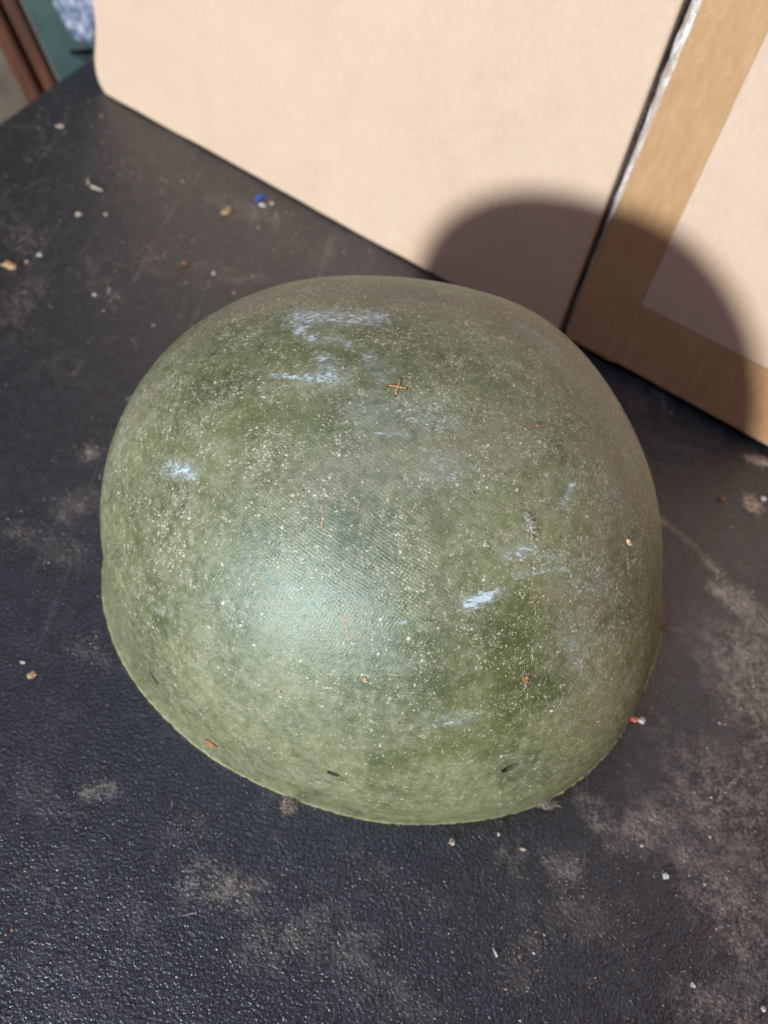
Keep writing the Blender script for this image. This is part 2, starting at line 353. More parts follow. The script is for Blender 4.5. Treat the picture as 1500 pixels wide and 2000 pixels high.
def rubber():
    t = NT('black_rubberised_top')
    sm = t.attr('smudge_and_lit')
    n1 = t.noise(20, 7, .70, dist=.6); n2 = t.noise(130, 6, .75); n3 = t.noise(1000, 2, .6); nf = t.noise(560, 5, .8)
    d = t.math('ADD', t.math('MULTIPLY', n1, .60), t.math('MULTIPLY', n2, .35)); d = t.math('ADD', d, t.math('MULTIPLY', sm, .17))
    d = t.math('ADD', d, t.math('MULTIPLY', nf, .35))
    col = t.mix(t.ramp(n2, .3, .7), (.007, .0095, .0145), (.019, .025, .036))
    col = t.mix(t.ramp(d, .66, .88, 0, .80), col, (.120, .108, .096))
    grain = t.ramp(t.math('ADD', nf, t.math('MULTIPLY', t.math('SUBTRACT', n2, .5), .8)), .46, .62, 0, .9)
    col = t.mix(t.math('MULTIPLY', t.ramp(sm, .12, .95, 0, 1), grain), col, (.30, .258, .21))
    # wipe marks: thin pale streaks in a few directions
    def streak(rot, sc, lo, hi):
        a = t.noise(sc, 4, .65, co=t.scaled((1, .045, 1), (0, 0, rot))); return t.ramp(a, lo, hi, 0, 1)
    st = t.math('MAXIMUM', streak(.5, 150, .62, .70), t.math('MAXIMUM', streak(-.9, 120, .63, .71), streak(1.35, 170, .64, .72)))
    col = t.mix(t.math('MULTIPLY', t.math('MULTIPLY', st, t.ramp(n1, .4, .6, .25, .9)), t.ramp(nf, .35, .6)), col, (.15, .145, .14))
    v = t.voro(900); sep = t.n('ShaderNodeSeparateColor', {0: v.outputs['Color']})
    s = t.math('MULTIPLY', t.math('LESS_THAN', v.outputs['Distance'], t.math('MULTIPLY', sep.outputs[1], .34)), t.math('LESS_THAN', sep.outputs[0], t.ramp(n2, .4, .75, .03, .22)))
    col = t.mix(t.math('MULTIPLY', s, .7), col, (.28, .25, .21))
    peel = t.math('ADD', t.noise(640, 2, .5), t.math('MULTIPLY', n3, .45))
    peel = t.math('ADD', peel, t.math('MULTIPLY', t.noise(60, 3), .8))
    t.p(color=col, rough=t.ramp(d, .55, 1.0, .28, .55), spec=1.0, normal=t.bump(peel, .85, .0012))
    return t.m
top_mat = rubber()

# ------------------------------------------------------------ strokes helper (wear marks laid in object space)
def stroke_field(P, L, fade=.35):
    out = np.zeros(P.shape[:-1])
    for s in L:
        k = P.shape[-1]; a = np.array(s[:k]); b = np.array(s[k:2*k]); w, q = s[2*k], s[2*k+1]
        d = b-a; tt = np.clip(((P-a)@d)/max(d@d, 1e-9), 0, 1)
        dist = np.linalg.norm(P-a-tt[..., None]*d, axis=-1)
        f = np.clip((w*.5*(1+fade)-dist)/(w*fade), 0, 1); f = f*f*(3-2*f)*q
        out = np.maximum(out, f)
    return out

# ------------------------------------------------------------ workbench top
a_edge = math.radians(78.86); e0 = np.array((-0.3494, 0.5600)); ed = np.array((math.cos(a_edge), math.sin(a_edge)))
def bench():
    root = empty('workbench', (0, 0, 0)); tag(root, 'scuffed black workbench top, dusty and slightly pebbled, under the helmet and boxes', 'workbench')
    nv, nu = 520, 420
    s = np.linspace(-.95, .40, nv)[:, None]; u = np.concatenate([np.linspace(0, .62, 360), np.linspace(.63, 1.5, 60)])[None]
    # rounded front lip then the flat top
    px = e0[0]+ed[0]*s+u; py = e0[1]+ed[1]*s+0*u
    V = np.stack([px, py, 0*px], -1)
    sm = stroke_field(V[..., :2], SMUDGE_AND_LIT, .9)
    lip = [(-.0035, -.0010), (-.006, -.0035), (-.007, -.007), (-.007, -.045)]
    rows = []
    for dx, dz in lip[::-1]:
        q = V[:, :1].copy(); q[..., 0] += dx; q[..., 2] = dz; rows.append(q)
    V2 = np.concatenate(rows+[V], 1); V2 = V2[:, ::-1]
    sm2 = np.concatenate([np.zeros((nv, 4)), sm], 1)[:, ::-1]
    me = grid_mesh('tabletop', V2); set_attr(me, 'smudge_and_lit', np.ascontiguousarray(sm2))
    o = link('tabletop', me, top_mat, root)
    # underside / ends close the slab
    c = [V2[0, 0], V2[-1, 0], V2[-1, -1], V2[0, -1]]
    lo = [np.array((p[0], p[1], -.045)) for p in c]; hi = [c[0], c[1], np.array((c[2][0]+.007, c[2][1], -.008)), np.array((c[3][0]+.007, c[3][1], -.008))]
    mesh_obj('underside', lo+hi, [(3, 2, 1, 0), (0, 1, 5, 4), (1, 2, 6, 5), (3, 0, 4, 7)], top_mat, root, smooth=False)
    # legs, out of view
    for x, y in ((-.30, -.30), (1.05, -.30), (-.15, .85), (1.1, .85)):
        w = .03; vs = [(x+sx*w, y+sy*w, zz) for zz in (-.85, -.046) for sx, sy in ((-1, -1), (1, -1), (1, 1), (-1, 1))]
        mesh_obj('leg', vs, [(3, 2, 1, 0), (4, 5, 6, 7), (0, 1, 5, 4), (1, 2, 6, 5), (2, 3, 7, 6), (3, 0, 4, 7)], top_mat, root, smooth=False)
bench()

# ------------------------------------------------------------ background behind the bench
def box_mesh(name, c, sx, sy, sz, mat, parent=None, rot=None, bev=.002):
    bm = bmesh.new(); bmesh.ops.create_cube(bm, size=1)
    bmesh.ops.scale(bm, vec=(sx, sy, sz), verts=bm.verts)
    if bev: bmesh.ops.bevel(bm, geom=list(bm.edges), offset=bev, segments=2, affect='EDGES')
    if rot is not None: bmesh.ops.transform(bm, matrix=rot, verts=bm.verts)
    bmesh.ops.translate(bm, vec=c, verts=bm.verts)
    me = bpy.data.meshes.new(name); bm.to_mesh(me); bm.free()
    return link(name, me, mat, parent, smooth=False)
floor_m = simple('grey_concrete', (.10, .09, .08), .8, .2, .3, 30, .3)
fl = box_mesh('floor', (0, .3, -.90), 5, 5, .10, floor_m, bev=0); tag(fl, 'grey concrete floor below the bench', kind='structure')
wall_m = simple('grey_plaster', (.095, .085, .068), .85, .2, .2, 20, .3)  # shade on the wall is put into a dark plaster colour
wl = box_mesh('wall', (0, 1.03, .1), 5, .10, 1.9, wall_m, bev=0); tag(wl, 'drab grey wall behind the bench', kind='structure')
teal_m = NT('shaded_teal_paint'); _n = teal_m.noise(18, 4); teal_m.p(color=teal_m.mix(teal_m.ramp(_n, .3, .7), (.020, .052, .058), (.042, .085, .075)), rough=.5, spec=.3); teal_m = teal_m.m  # the panel's shade is put into its dark base colour
LEAN = Matrix.Rotation(math.radians(-16.5), 4, 'Y')          # the frame leans: its top away to the left
dn = Vector((math.sin(math.radians(16.5)), 0, -math.cos(math.radians(16.5)))); ax = Vector((math.cos(math.radians(16.5)), 0, math.sin(math.radians(16.5))))
P0 = Vector((-.461, .85, -.083))                             # right edge of the wooden frame
door = empty('panel', (-.30, .93, -.5)); tag(door, 'teal painted panel with painted-in shade, leaning behind the bench in the upper left', 'panel')
def lean_box(name, off, w, yc, sy, mat, parent, bev=.002):
    c = P0 + ax*off; c.y = yc
    o = box_mesh(name, (0, 0, 0), w, sy, 1.5, mat, parent, rot=LEAN, bev=bev)
    o.data.transform(Matrix.Translation(c - (parent.location if parent else Vector((0, 0, 0)))))
    return o
wood = NT('brown_varnished_wood'); _n = wood.noise(60, 5, .6, co=wood.scaled((1, 1, .08), (0, math.radians(16.5), 0)))
wood.p(color=wood.mix(wood.ramp(_n, .3, .7), (.045, .017, .010), (.095, .034, .018)), rough=.45, spec=.4, normal=wood.bump(_n, .3, .001)); wood = wood.m
dark_wood = simple('dark_groove', (.022, .008, .004), .7, .2)
edge_m = simple('pale_grey_edge', (.13, .125, .12), .6, .3)
lean_box('sheet', .079, .148, .868, .03, teal_m, door)
frame = empty('door_frame', P0); tag(frame, 'brown wooden door frame with a dark groove, cut off by the top left corner', 'door frame')
lean_box('stile', -.0085, .017, .862, .024, wood, frame); lean_box('stile', -.035, .021, .862, .024, wood, frame)
lean_box('groove', -.0205, .008, .868, .016, dark_wood, frame, 0); lean_box('edge_strip', .0025, .0045, .866, .020, edge_m, frame, .001)
# plastic bag
bag_m = NT('blue_white_plastic'); _n = bag_m.noise(60, 4, .6, dist=1.5)
bag_m.p(color=bag_m.mix(bag_m.ramp(_n, .35, .65), (.10, .16, .30), (.42, .50, .66)), rough=.22, spec=.6, trans=.15, normal=bag_m.bump(_n, .9, .01)); bag_m = bag_m.m
def blob(name, r, mat, seed, rough=.3, sub=3, parent=None, loc=(0, 0, 0), rot=0, freq=2.2, flat=False):
    bm = bmesh.new(); bmesh.ops.create_icosphere(bm, subdivisions=sub, radius=1)
    from mathutils import noise
    for v in bm.verts:
        n = noise.noise(v.co*freq+Vector((seed*3.1, seed*1.7, seed)))+.5*noise.noise(v.co*freq*2.3+Vector((seed, 5, 1)))
        v.co *= 1+rough*n
        v.co = Vector((v.co.x*r[0]*(1+.3*math.sin(seed*2.3)), v.co.y*r[1]*(1+.3*math.cos(seed*1.7)), v.co.z*r[2]))
        if flat and v.co.z < -.55*r[2]: v.co.z = -.55*r[2]
    bmesh.ops.rotate(bm, cent=(0, 0, 0), matrix=Matrix.Rotation(rot, 3, 'Z'), verts=bm.verts)
    me = bpy.data.meshes.new(name); bm.to_mesh(me); bm.free()
    return link(name, me, mat, parent, loc, smooth=sub > 2)
def tube(name, pts, r, mat, parent=None, seg=8, loc=(0, 0, 0)):
    V, F = [], []
    pts = [Vector(p) for p in pts]
    for i, p in enumerate(pts):
        d = (pts[min(i+1, len(pts)-1)]-pts[max(i-1, 0)]).normalized(); a = d.orthogonal().normalized(); b = d.cross(a)
        rr = r[i] if isinstance(r, (list, tuple)) else r
        for k in range(seg):
            t = 2*math.pi*k/seg; V.append(p+a*math.cos(t)*rr+b*math.sin(t)*rr)
    for i in range(len(pts)-1):
        for k in range(seg): F.append((i*seg+k, i*seg+(k+1) % seg, (i+1)*seg+(k+1) % seg, (i+1)*seg+k))
    F.append(tuple(range(seg))[::-1]); F.append(tuple(range((len(pts)-1)*seg, len(pts)*seg)))
    return mesh_obj(name, V, F, mat, parent, loc)
black_m = simple('black_rubber', (.012, .016, .018), .6, .3)
bg_ = blob('plastic_bag', (.034, .022, .040), bag_m, 3, .22, 4, loc=(-.374, .822, -.012)); tag(bg_, 'crumpled bluish white plastic bag, partly hidden behind the left cardboard box', 'plastic bag')
hk = tube('wall_hook', [(-.414, .850, -.080), (-.413, .832, -.071), (-.402, .828, -.072), (-.385, .826, -.076)], .0034, black_m); tag(hk, 'short dark rod poking out beside the left box, below the plastic bag', 'hook')
cb = tube('cable', [(-.436, .848, -.004), (-.422, .835, -.019), (-.408, .828, -.027), (-.396, .824, -.024), (-.380, .83, .0), (-.375, .85, .03)], .005, black_m); tag(cb, 'black cable end above the plastic bag at the top edge', 'cable')

# ------------------------------------------------------------ cardboard boxes
bd = Vector((0.88737696, -0.4610446, 0)); nb = Vector((0.4610446, 0.88737696, 0)); A = Vector((-0.29218731, 0.63320237, 0))
def carton(name, u0, u1, setback, depth, height, mat, rad, seed, crush=False, lift=0.0, edge=0.0):
    """rounded carton standing on the bench; local x along its face, y into depth"""
    w = u1-u0; n = (130, 40, 110)
    from mathutils import noise
    dims = (w, depth, height)
    def lin(L, k):   # denser near the two ends, so that the rounded edges are real
        e = np.array([0, .12, .3, .55, .8, 1.0])*rad*1.2
        return np.concatenate([e, np.linspace(e[-1], L-e[-1], k)[1:-1], (L-e)[::-1]])
    xs, ys, zs = (lin(d, k) for d, k in zip(dims, n))
    verts = {}; VL = []; F = []
    def vid(i, j, k):
        key = (i, j, k)
        if key not in verts: verts[key] = len(VL); VL.append((xs[i], ys[j], zs[k]))
        return verts[key]
    I, J, K = len(xs)-1, len(ys)-1, len(zs)-1
    for i in range(I):
        for k in range(K):
            F.append((vid(i, 0, k), vid(i+1, 0, k), vid(i+1, 0, k+1), vid(i, 0, k+1)))
    for i in range(I):
        for j in range(J):
            F.append((vid(i, j, K), vid(i+1, j, K), vid(i+1, j+1, K), vid(i, j+1, K)))
            F.append((vid(i, j, 0), vid(i, j+1, 0), vid(i+1, j+1, 0), vid(i+1, j, 0)))
    for j in range(J):
        for k in range(K):
            F.append((vid(0, j, k), vid(0, j, k+1), vid(0, j+1, k+1), vid(0, j+1, k)))
            F.append((vid(I, j, k), vid(I, j+1, k), vid(I, j+1, k+1), vid(I, j, k+1)))
    F.append((vid(0, J, 0), vid(0, J, K), vid(I, J, K), vid(I, J, 0)))
    P = np.array(VL)
    lo = np.full(3, rad); hi = np.array(dims)-rad
    inner = np.clip(P, lo, hi); d = P-inner; L = np.linalg.norm(d, axis=1, keepdims=True)
    P = np.where(L > rad, inner+d/np.maximum(L, 1e-9)*rad, P)
    out = []
    for x, y, z in P:
        q = Vector((x*9+seed, y*9, z*9)); wv = noise.noise(q)*.0012+noise.noise(q*4)*.00025
        y += wv if y < depth*.5 else 0
        z += edge*math.exp(-y/.05)*math.exp(-z/.05)
        eb = math.exp(-z/.004); z += (noise.noise(Vector((x*30+seed, y*20, 0)))*.0009+.0006)*eb*(1 if z < .01 else 0)
        if crush and x < .08:
            f = math.exp(-x/.03)
            x += -.0105*math.exp(-((z-.018)/.026)**2)*f
            if x+.012 < .016-z*.95: pass
            cut = (.0)-(x+.0125)-(z-.0135)*.80     # chamfer through the lower left corner
            if z < .016 and x < .004: x = max(x, -.0125+(.0145-z)*.86)
        out.append((x, y, z+lift))
    root = empty(name, A+bd*u0+nb*setback); root.rotation_euler = (0, 0, math.atan2(bd.y, bd.x))
    mesh_obj('box_shell', out, F, mat, root)
    return root
left = carton('cardboard_box', 0.0, .4325, 0.0, .30, .42, card, .0026, 2.3, crush=True)
tag(left, 'large plain kraft cardboard box with a dented lower left corner, behind the helmet', 'cardboard box', 'cardboard boxes standing on the workbench')
U0 = .4340
right = carton('cardboard_box', U0, U0+.44, .0055, .30, .42, card2, .0050, 8.1, lift=.0, edge=.0036)
tag(right, 'cardboard box with brown packing tape down its corner, at the right edge', 'cardboard box', 'cardboard boxes standing on the workbench')

def corner_strip(name, t0, t1, z0, z1, mat, parent, thick=.0004, rad=.005, wob=.0004, seed=0, n=26, m=120, lift=.0, slant0=0, slant1=0):
    """tape following the box corner: t is the arc length from the face's left end (negative runs round onto the side)"""
    from mathutils import noise
    V, F = [], []
    arc = rad*math.pi/2
    for j in range(m+1):
        z = z0+(z1-z0)*j/m
        for i in range(n+1):
            zf = min(1, max(0, (z-.03)/.18)); a0 = t0+slant0*zf; a1 = t1+slant1*zf; tt = a0+(a1-a0)*i/n
            e = 0
            if i == n: tt += noise.noise(Vector((z*40, seed, 0)))*.0004
            if tt > 0: x, y, nx, ny = rad+tt, 0, 0, -1
            elif tt > -arc:
                a = -tt/rad; x, y = rad-rad*math.sin(a), rad-rad*math.cos(a); nx, ny = -math.sin(a), -math.cos(a)
            else: x, y, nx, ny = 0, rad+(-tt-arc), -1, 0
            wv = noise.noise(Vector(((x)*9*1+8.1+0, y*9, (z-lift)*9)))*.0012+noise.noise(Vector((x*9+8.1, y*9, (z-lift)*9))*4)*.00025
            h = thick+abs(noise.noise(Vector((tt*150+seed, z*60, seed))))*wob
            V.append((x+nx*h, y+ny*h+wv, z))
    for j in range(m):
        for i in range(n): a = j*(n+1)+i; F.append((a, a+1, a+n+2, a+n+1))
    return mesh_obj(name, V, F, mat, parent)
corner_strip('tape_strip', -.0030, .0345, .0055, .415, tape, right, seed=1, slant0=.0036)
o = corner_strip('tape_strip', -.022, -.0028, .012, .415, clear_tape, right, thick=.0005, wob=.0013, seed=5, slant1=.0036); tag(o, 'creased shiny clear tape wrapped round the corner')
corner_strip('tape_strip', .0002, .43, .0075, .0545, tape, right, thick=.00085, seed=3, n=120, m=16)

# cut corrugated edge of the left box, seen in the gap between the two
def board_edge():
    t = NT('cut_corrugated_edge'); a = t.noise(300, 4, .7, co=t.scaled((1, 1, .06)))
    t.p(color=t.mix(t.ramp(a, .42, .6), (.030, .024, .020), (.17, .15, .135)), rough=.8, spec=.2)
    V, F = [], []; n = 420; x0 = .4325+.0003
    for i in range(n+1):
        z = .004+.41*i/n; w = .00012*math.sin(i*1.7)+random.uniform(-.0002, .0002)
        V += [(x0+.0001, .0016, z), (x0+.0007+w, .0024, z), (x0+.0003, .0040, z), (x0+.0008-w, .0056, z), (x0+.0004, .0070, z), (x0+.0001, .012, z)]
    for i in range(n):
        for j in range(5): k = i*6+j; F.append((k, k+1, k+7, k+6))
    mesh_obj('cut_edge', V, F, t.m, left, smooth=False)
board_edge()

# ------------------------------------------------------------ helmet
HV = [0.5887, 2.9321, 0.4334, 0.3049, 0.3173, 2.1649, 0.3621, 0.0824, 0.9013, 0.9677, 0.0331, -0.0067, -0.0082, 0.0156, 0.013, -0.0073, 0.037, 0.0295, -0.0336, 0.0935, 0.0923, 0.0034, 0.1257, -0.1007]
KS = .355
def helm_surface(nt, ns, nph, off=0.0):
    al, a1, a2, b, p, hd, zs, ea, eb = HV[1:10]; fr = HV[10:16]; sl = HV[16:21]; fl = HV[21]; lx, ly = HV[22:24]
    ph = np.linspace(0, 2*np.pi, nph, endpoint=False)[None]; c_, s_ = np.cos(ph), np.sin(ph)
    a = np.where(c_ > 0, a1, a2)
    R = (np.abs(c_/a)**p+np.abs(s_/b)**p)**(-1/p)
    R = R*(1+fr[0]*c_+fr[1]*s_+fr[2]*np.cos(3*ph)+fr[3]*np.sin(3*ph)+fr[4]*np.cos(4*ph)+fr[5]*np.sin(4*ph))
    k = 9; ker = np.hanning(2*(nph//60)+3); ker /= ker.sum()       # smooth out the plan's four faint corners
    R = np.array([np.convolve(np.concatenate([R[0][-len(ker):], R[0], R[0][:len(ker)]]), ker, 'same')[len(ker):-len(ker)]])
    th = np.linspace(0.002, 1, nt)[:, None]*np.pi/2
    r = np.sin(th)**ea; z = zs+hd*np.cos(th)**eb
    X = R*r*c_+lx*(z-zs); Y = R*r*s_+ly*(z-zs); Z = z+0*ph
    s = np.linspace(0, 1, ns+1)[1:, None]
    slope = sl[0]+sl[1]*c_+sl[2]*s_+sl[3]*np.cos(2*ph)+sl[4]*np.sin(2*ph)
    rs = R+zs*s*slope+fl*s**3+0*ph
    X = np.vstack([X, rs*c_]); Y = np.vstack([Y, rs*s_]); Z = np.vstack([Z, zs*(1-s)+0*ph])
    c, q = np.cos(al), np.sin(al)
    P = np.stack([c*X-q*Y, q*X+c*Y, Z], -1)*KS
    # the ear flare on the right side
    azm = np.degrees(np.arctan2(P[..., 1], P[..., 0])); amt = .0205*np.exp(-((azm-20)/np.where(azm > 20, 34, 25))**2); wst = .0015*np.exp(-((azm-12)/30)**2)
    hz = np.clip(1-P[..., 2]/.058, 0, 1)**1.5; amt = amt*hz-wst*np.exp(-((P[..., 2]-.058)/.024)**2); hz = 1.0
    rad_ = np.maximum(np.linalg.norm(P[..., :2], axis=-1), 1e-6)
    P[..., 0] += P[..., 0]/rad_*amt*hz; P[..., 1] += P[..., 1]/rad_*amt*hz
    # blend the dome into the skirt: light smoothing down the columns
    for _ in range(int(8*(nt/200.)**2)+2):
        P[1:-1] = P[1:-1]*.5+(P[:-2]+P[2:])*.25
    return P
HC = Vector((0.0825*KS, 0.5887*KS, 0))
def normals(P):
    du = np.roll(P, -1, 1)-np.roll(P, 1, 1); dv = np.gradient(P, axis=0); n = np.cross(dv, du); n /= np.maximum(np.linalg.norm(n, axis=-1, keepdims=True), 1e-12)
    return n if (n[len(n)//2]*P[len(P)//2]*np.array([1, 1, 0])).sum() > 0 else -n
helmet = empty('combat_helmet', HC); tag(helmet, 'dusty olive green combat helmet shell lying open side down on the black bench', 'helmet')
def build_helmet():
    nph = 960
    Po = helm_surface(300, 70, nph); N = normals(Po)
    ph = np.linspace(0, 2*np.pi, nph, endpoint=False)
    # fraying, chipped rim
    rr = np.random.RandomState(3)
    j = sum(rr.normal()*np.sin(k*ph+rr.uniform(0, 6.28))/k**.35 for k in range(18, 240, 3)); j = j/np.abs(j).max()
    w = np.exp(-(np.arange(len(Po))[::-1]/3.0))[:, None]
    Po += N*(w*j[None]*.0003)[..., None]; Po[..., 2] += w*np.abs(j)[None]*.0006
    # gentle hand-laid unevenness of the shell
    from mathutils import noise
    sub = Po[::10, ::16]; wv = np.array([[noise.noise(Vector(p)*22)*.0007 for p in row] for row in sub])
    ii = np.linspace(0, wv.shape[0]-1, Po.shape[0]); jj = np.arange(nph)/16.
    i0 = np.floor(ii).astype(int).clip(0, wv.shape[0]-2); fi = (ii-i0)[:, None]; j0 = np.floor(jj).astype(int); fj = (jj-j0)[None]; j1 = (j0+1) % wv.shape[1]
    g = (wv[i0][:, j0]*(1-fi)*(1-fj)+wv[i0+1][:, j0]*fi*(1-fj)+wv[i0][:, j1]*(1-fi)*fj+wv[i0+1][:, j1]*fi*fj)
    Po += N*g[..., None]
    T = .0082
    sel = np.unique(np.concatenate([np.arange(0, len(Po), 14), [len(Po)-1]]))[::-1]
    # clean inner normals from the horizontal direction only, so the inside never crosses itself
    Pi = Po[sel]-N[sel]*T; Pi[..., 2] = np.maximum(Pi[..., 2], .0); Pi[0, :, 2] = .0003+0*Pi[0, :, 2]
    V = np.concatenate([Po, Pi], 0)
    me = grid_mesh('shell', V, wrap=True)
    P = V
    low = np.clip((.036-P[..., 2])/.02, 0, 1)
    set_attr(me, 'scuff', stroke_field(P, SCUFF, 1.1)); set_attr(me, 'clean', stroke_field(P, CLEAN, 1.3)); set_attr(me, 'dust', stroke_field(P, DUST, 1.5)); set_attr(me, 'low', low)
    # close the two poles
    bm = bmesh.new(); bm.from_mesh(me); bm.verts.ensure_lookup_table()
    nv = nph
    f1 = bm.faces.new([bm.verts[i] for i in range(nv)]); f2 = bm.faces.new([bm.verts[len(bm.verts)-nv+i] for i in range(nv)][::-1])
    bmesh.ops.recalc_face_normals(bm, faces=list(bm.faces))
    bm.to_mesh(me); bm.free()
    o = link('shell', me, helmet_material(), helmet)
    return o, Po, N
shell, PO, NO = build_helmet()
# bolt holes drilled through the shell
HOLES = [((-.0289, -.1062, .0442), (-.14, -.97, .10), .0029, .0), ((.0377, -.0953, .0576), (.37, -.88, .20), .0042, .35), ((-.1134, -.0738, .0240), (-.61, -.78, .1), .0036, -.5)]
def drill():
    bm = bmesh.new()
    for p, n, r, tl in HOLES:
        q = Vector(n).normalized().to_track_quat('Z', 'Y').to_matrix().to_4x4()
        bmesh.ops.create_cone(bm, cap_ends=True, segments=24, radius1=r, radius2=r, depth=.03, matrix=Matrix.Translation(Vector(p))@q@Matrix.Rotation(tl, 4, 'Z')@Matrix.Diagonal((1, .5, 1, 1)))
    me = bpy.data.meshes.new('cut'); bm.to_mesh(me); bm.free()
    c = bpy.data.objects.new('cut', me); C.objects.link(c); c.location = HC
    m = shell.modifiers.new('b', 'BOOLEAN'); m.operation = 'DIFFERENCE'; m.object = c; m.solver = 'FAST'
    bpy.context.view_layer.update()
    dg = bpy.context.evaluated_depsgraph_get(); new = bpy.data.meshes.new_from_object(shell.evaluated_get(dg), preserve_all_data_layers=True, depsgraph=dg)
    shell.modifiers.remove(m); shell.data = new; bpy.data.objects.remove(c)
    print('shell verts', len(new.vertices), [a.name for a in new.attributes])
drill()

# surface lookup on the helmet: nearest grid point
PF = PO.reshape(-1, 3); NF = NO.reshape(-1, 3)
def snap(p):
    i = int(np.argmin(((PF-np.array(p))**2).sum(1))); return PF[i], NF[i]
fray_m = simple('frayed_aramid', (.56, .56, .26), .8, .2, .3, 600)
def fibres(spec, w):
    """spec: list of (base, direction, length, bend) -> thin two-sided ribbons"""
    V, F = [], []
    for b, d, l, bend in spec:
        b = Vector(b); d = Vector(d).normalized(); side = d.orthogonal().normalized(); side.rotate(Matrix.Rotation(random.uniform(0, 6.28), 3, d))
        k = len(V); bn = Vector(bend)
        for i in range(4):
            t = i/3; c = b+d*l*t+bn*l*t*t; ww = w*(1-.7*t); V += [c-side*ww, c+side*ww]
        for i in range(3): F.append((k+2*i, k+2*i+1, k+2*i+3, k+2*i+2))
    return V, F
def rim_fray():
    spec = []
    row = PO[-1]; nr = NO[-4]
    n = len(row)
    dens = np.convolve(np.random.RandomState(5).rand(n*2), np.hanning(25)/12, 'same')[:n]
    for _ in range(11000):
        i = random.randrange(n)
        if random.random() > (dens[i]/dens.max())**3*1.3+.15: continue
        h = abs(random.gauss(0, .0009)); p = Vector(row[i])+Vector((0, 0, .0002+h)); nn = Vector(nr[i]); nn.z = 0; nn.normalize()
        tan = Vector((-nn.y, nn.x, 0))
        d = nn*random.uniform(.2, 1)+tan*random.gauss(0, .8)+Vector((0, 0, random.gauss(.05, .25)))
        spec.append((p-nn*.0004, d, random.uniform(.0003, .0010), (0, 0, random.uniform(-.3, .1))))
    V, F = fibres(spec, .00009)
    V = [Vector((v.x, v.y, max(v.z, .0001))) for v in V]
    o = mesh_obj('frayed_rim', V, F, fray_m, helmet); tag(o, kind='stuff')
rim_fray()
# scratches: thin broken ribbons standing a hair proud
scr_w = simple('pale_scratch', (.70, .72, .62), .5, .4); scr_p = simple('pinkish_scratch', (.50, .33, .22), .7, .3)
def scratches():
    V, F, MI = [], [], []
    for s in SCRATCH:
        a, b, w, typ = np.array(s[:3]), np.array(s[3:6]), s[6], s[7]
        n = max(6, int(np.linalg.norm(b-a)/.0004)); prev = None; on = True
        per = np.cross(b-a, snap((a+b)/2)[1]); per /= np.linalg.norm(per); ph = random.uniform(0, 6)
        for i in range(n+1):
            if random.random() < .22: on = not on
            p = a+(b-a)*i/n + per*math.sin(i*.35+ph)*w*.4; q, nn = snap(p)
            q = p+nn*(((q-p)@nn)+.00009)
            ww = w*.40*random.uniform(.25, 1)*math.sin(math.pi*min(1, (i+.6)/(n+1)))**.4*(.6 if typ == 2 else 1.15)
            k = len(V); V += [q-per*ww, q+per*ww]
            if prev is not None and on: F.append((prev, prev+1, k+1, k)); MI.append(0 if typ == 2 else 1)
            prev = k
    o = mesh_obj('scratches', V, F, [scr_w, scr_p], helmet, smooth=False)
    o.data.polygons.foreach_set('material_index', MI); tag(o, kind='stuff')
scratches()
# the little cross at the crown
cross_m = simple('tan_fibre', (.50, .30, .12), .6, .3, .3, 900)
cross_d = simple('dark_outline', (.035, .028, .012), .8, .2)
def bar(name, a, b, w, mat, off, hh):
    a, b = np.array(a), np.array(b); V, F = [], []
    per = np.cross(b-a, (0, 0, 1)); per /= np.linalg.norm(per); n = 8
    for i in range(n+1):
        p = a+(b-a)*i/n; q, nn = snap(p); q = p+nn*((q-p)@nn); ww = w*random.uniform(.85, 1.1)*.5
        V += [q-per*ww-nn*.0002, q-per*ww*.8+nn*(off+hh), q+per*ww*.8+nn*(off+hh), q+per*ww-nn*.0002]
    for i in range(n):
        k = 4*i; F += [(k, k+4, k+5, k+1), (k+1, k+5, k+6, k+2), (k+2, k+6, k+7, k+3)]
    F += [(0, 1, 2, 3), (4*n+3, 4*n+2, 4*n+1, 4*n)]
    return V, F
def cross():
    o = empty('cross_mark', (0, 0, 0)); o.parent = helmet
    A1, B1, A2, B2 = (-.0366, -.0043, .1552), (-.0293, -.0047, .1557), (-.0325, -.0005, .1561), (-.0332, -.0084, .1547)
    for k, (a, b) in enumerate(((A1, B1), (A2, B2))):
        V, F = bar('groove', a, b, .0013, cross_d, .00002, .00003+k*.00004); mesh_obj('outline', V, F, cross_d, o)
        a_ = np.array(a)*.95+np.array(b)*.05; b_ = np.array(a)*.05+np.array(b)*.95
        V, F = bar('sliver', a_, b_, .00085, cross_m, .00004, .00022+k*.0001); mesh_obj('sliver', V, F, cross_m, o)
cross()

# ------------------------------------------------------------ crumbs and debris
tan_m = simple('tan_wood_chip', (.52, .36, .20), .7, .3, .35, 900, .6); pale_m = simple('pale_grit', (.48, .43, .36), .7, .3, .3, 900, .6)
white_m = simple('white_grit', (.50, .51, .52), .45, .5, .15, 900); brown_m = simple('brown_chip', (.32, .15, .07), .7, .3, .35, 900)
blue_m = simple('blue_plastic', (.015, .13, .58), .4, .5, .2, 500); pink_m = simple('pinkish_lint', (.44, .35, .29), .9, .1, .3, 700)
red_m = simple('reddish_crumb', (.48, .14, .08), .7, .3)
grey_f = simple('grey_lint', (.55, .54, .50), .9, .1)
def bit(name, label, cat, x, y, r, mat, rot=0, seed=1, group=None, rough=.8, sub=2):
    o = blob(name, r, mat, seed, rough, sub, loc=(x, y, r[2]*.52), rot=rot, flat=True); return tag(o, label, cat, group)
G = 'crumbs scattered on the black workbench top'
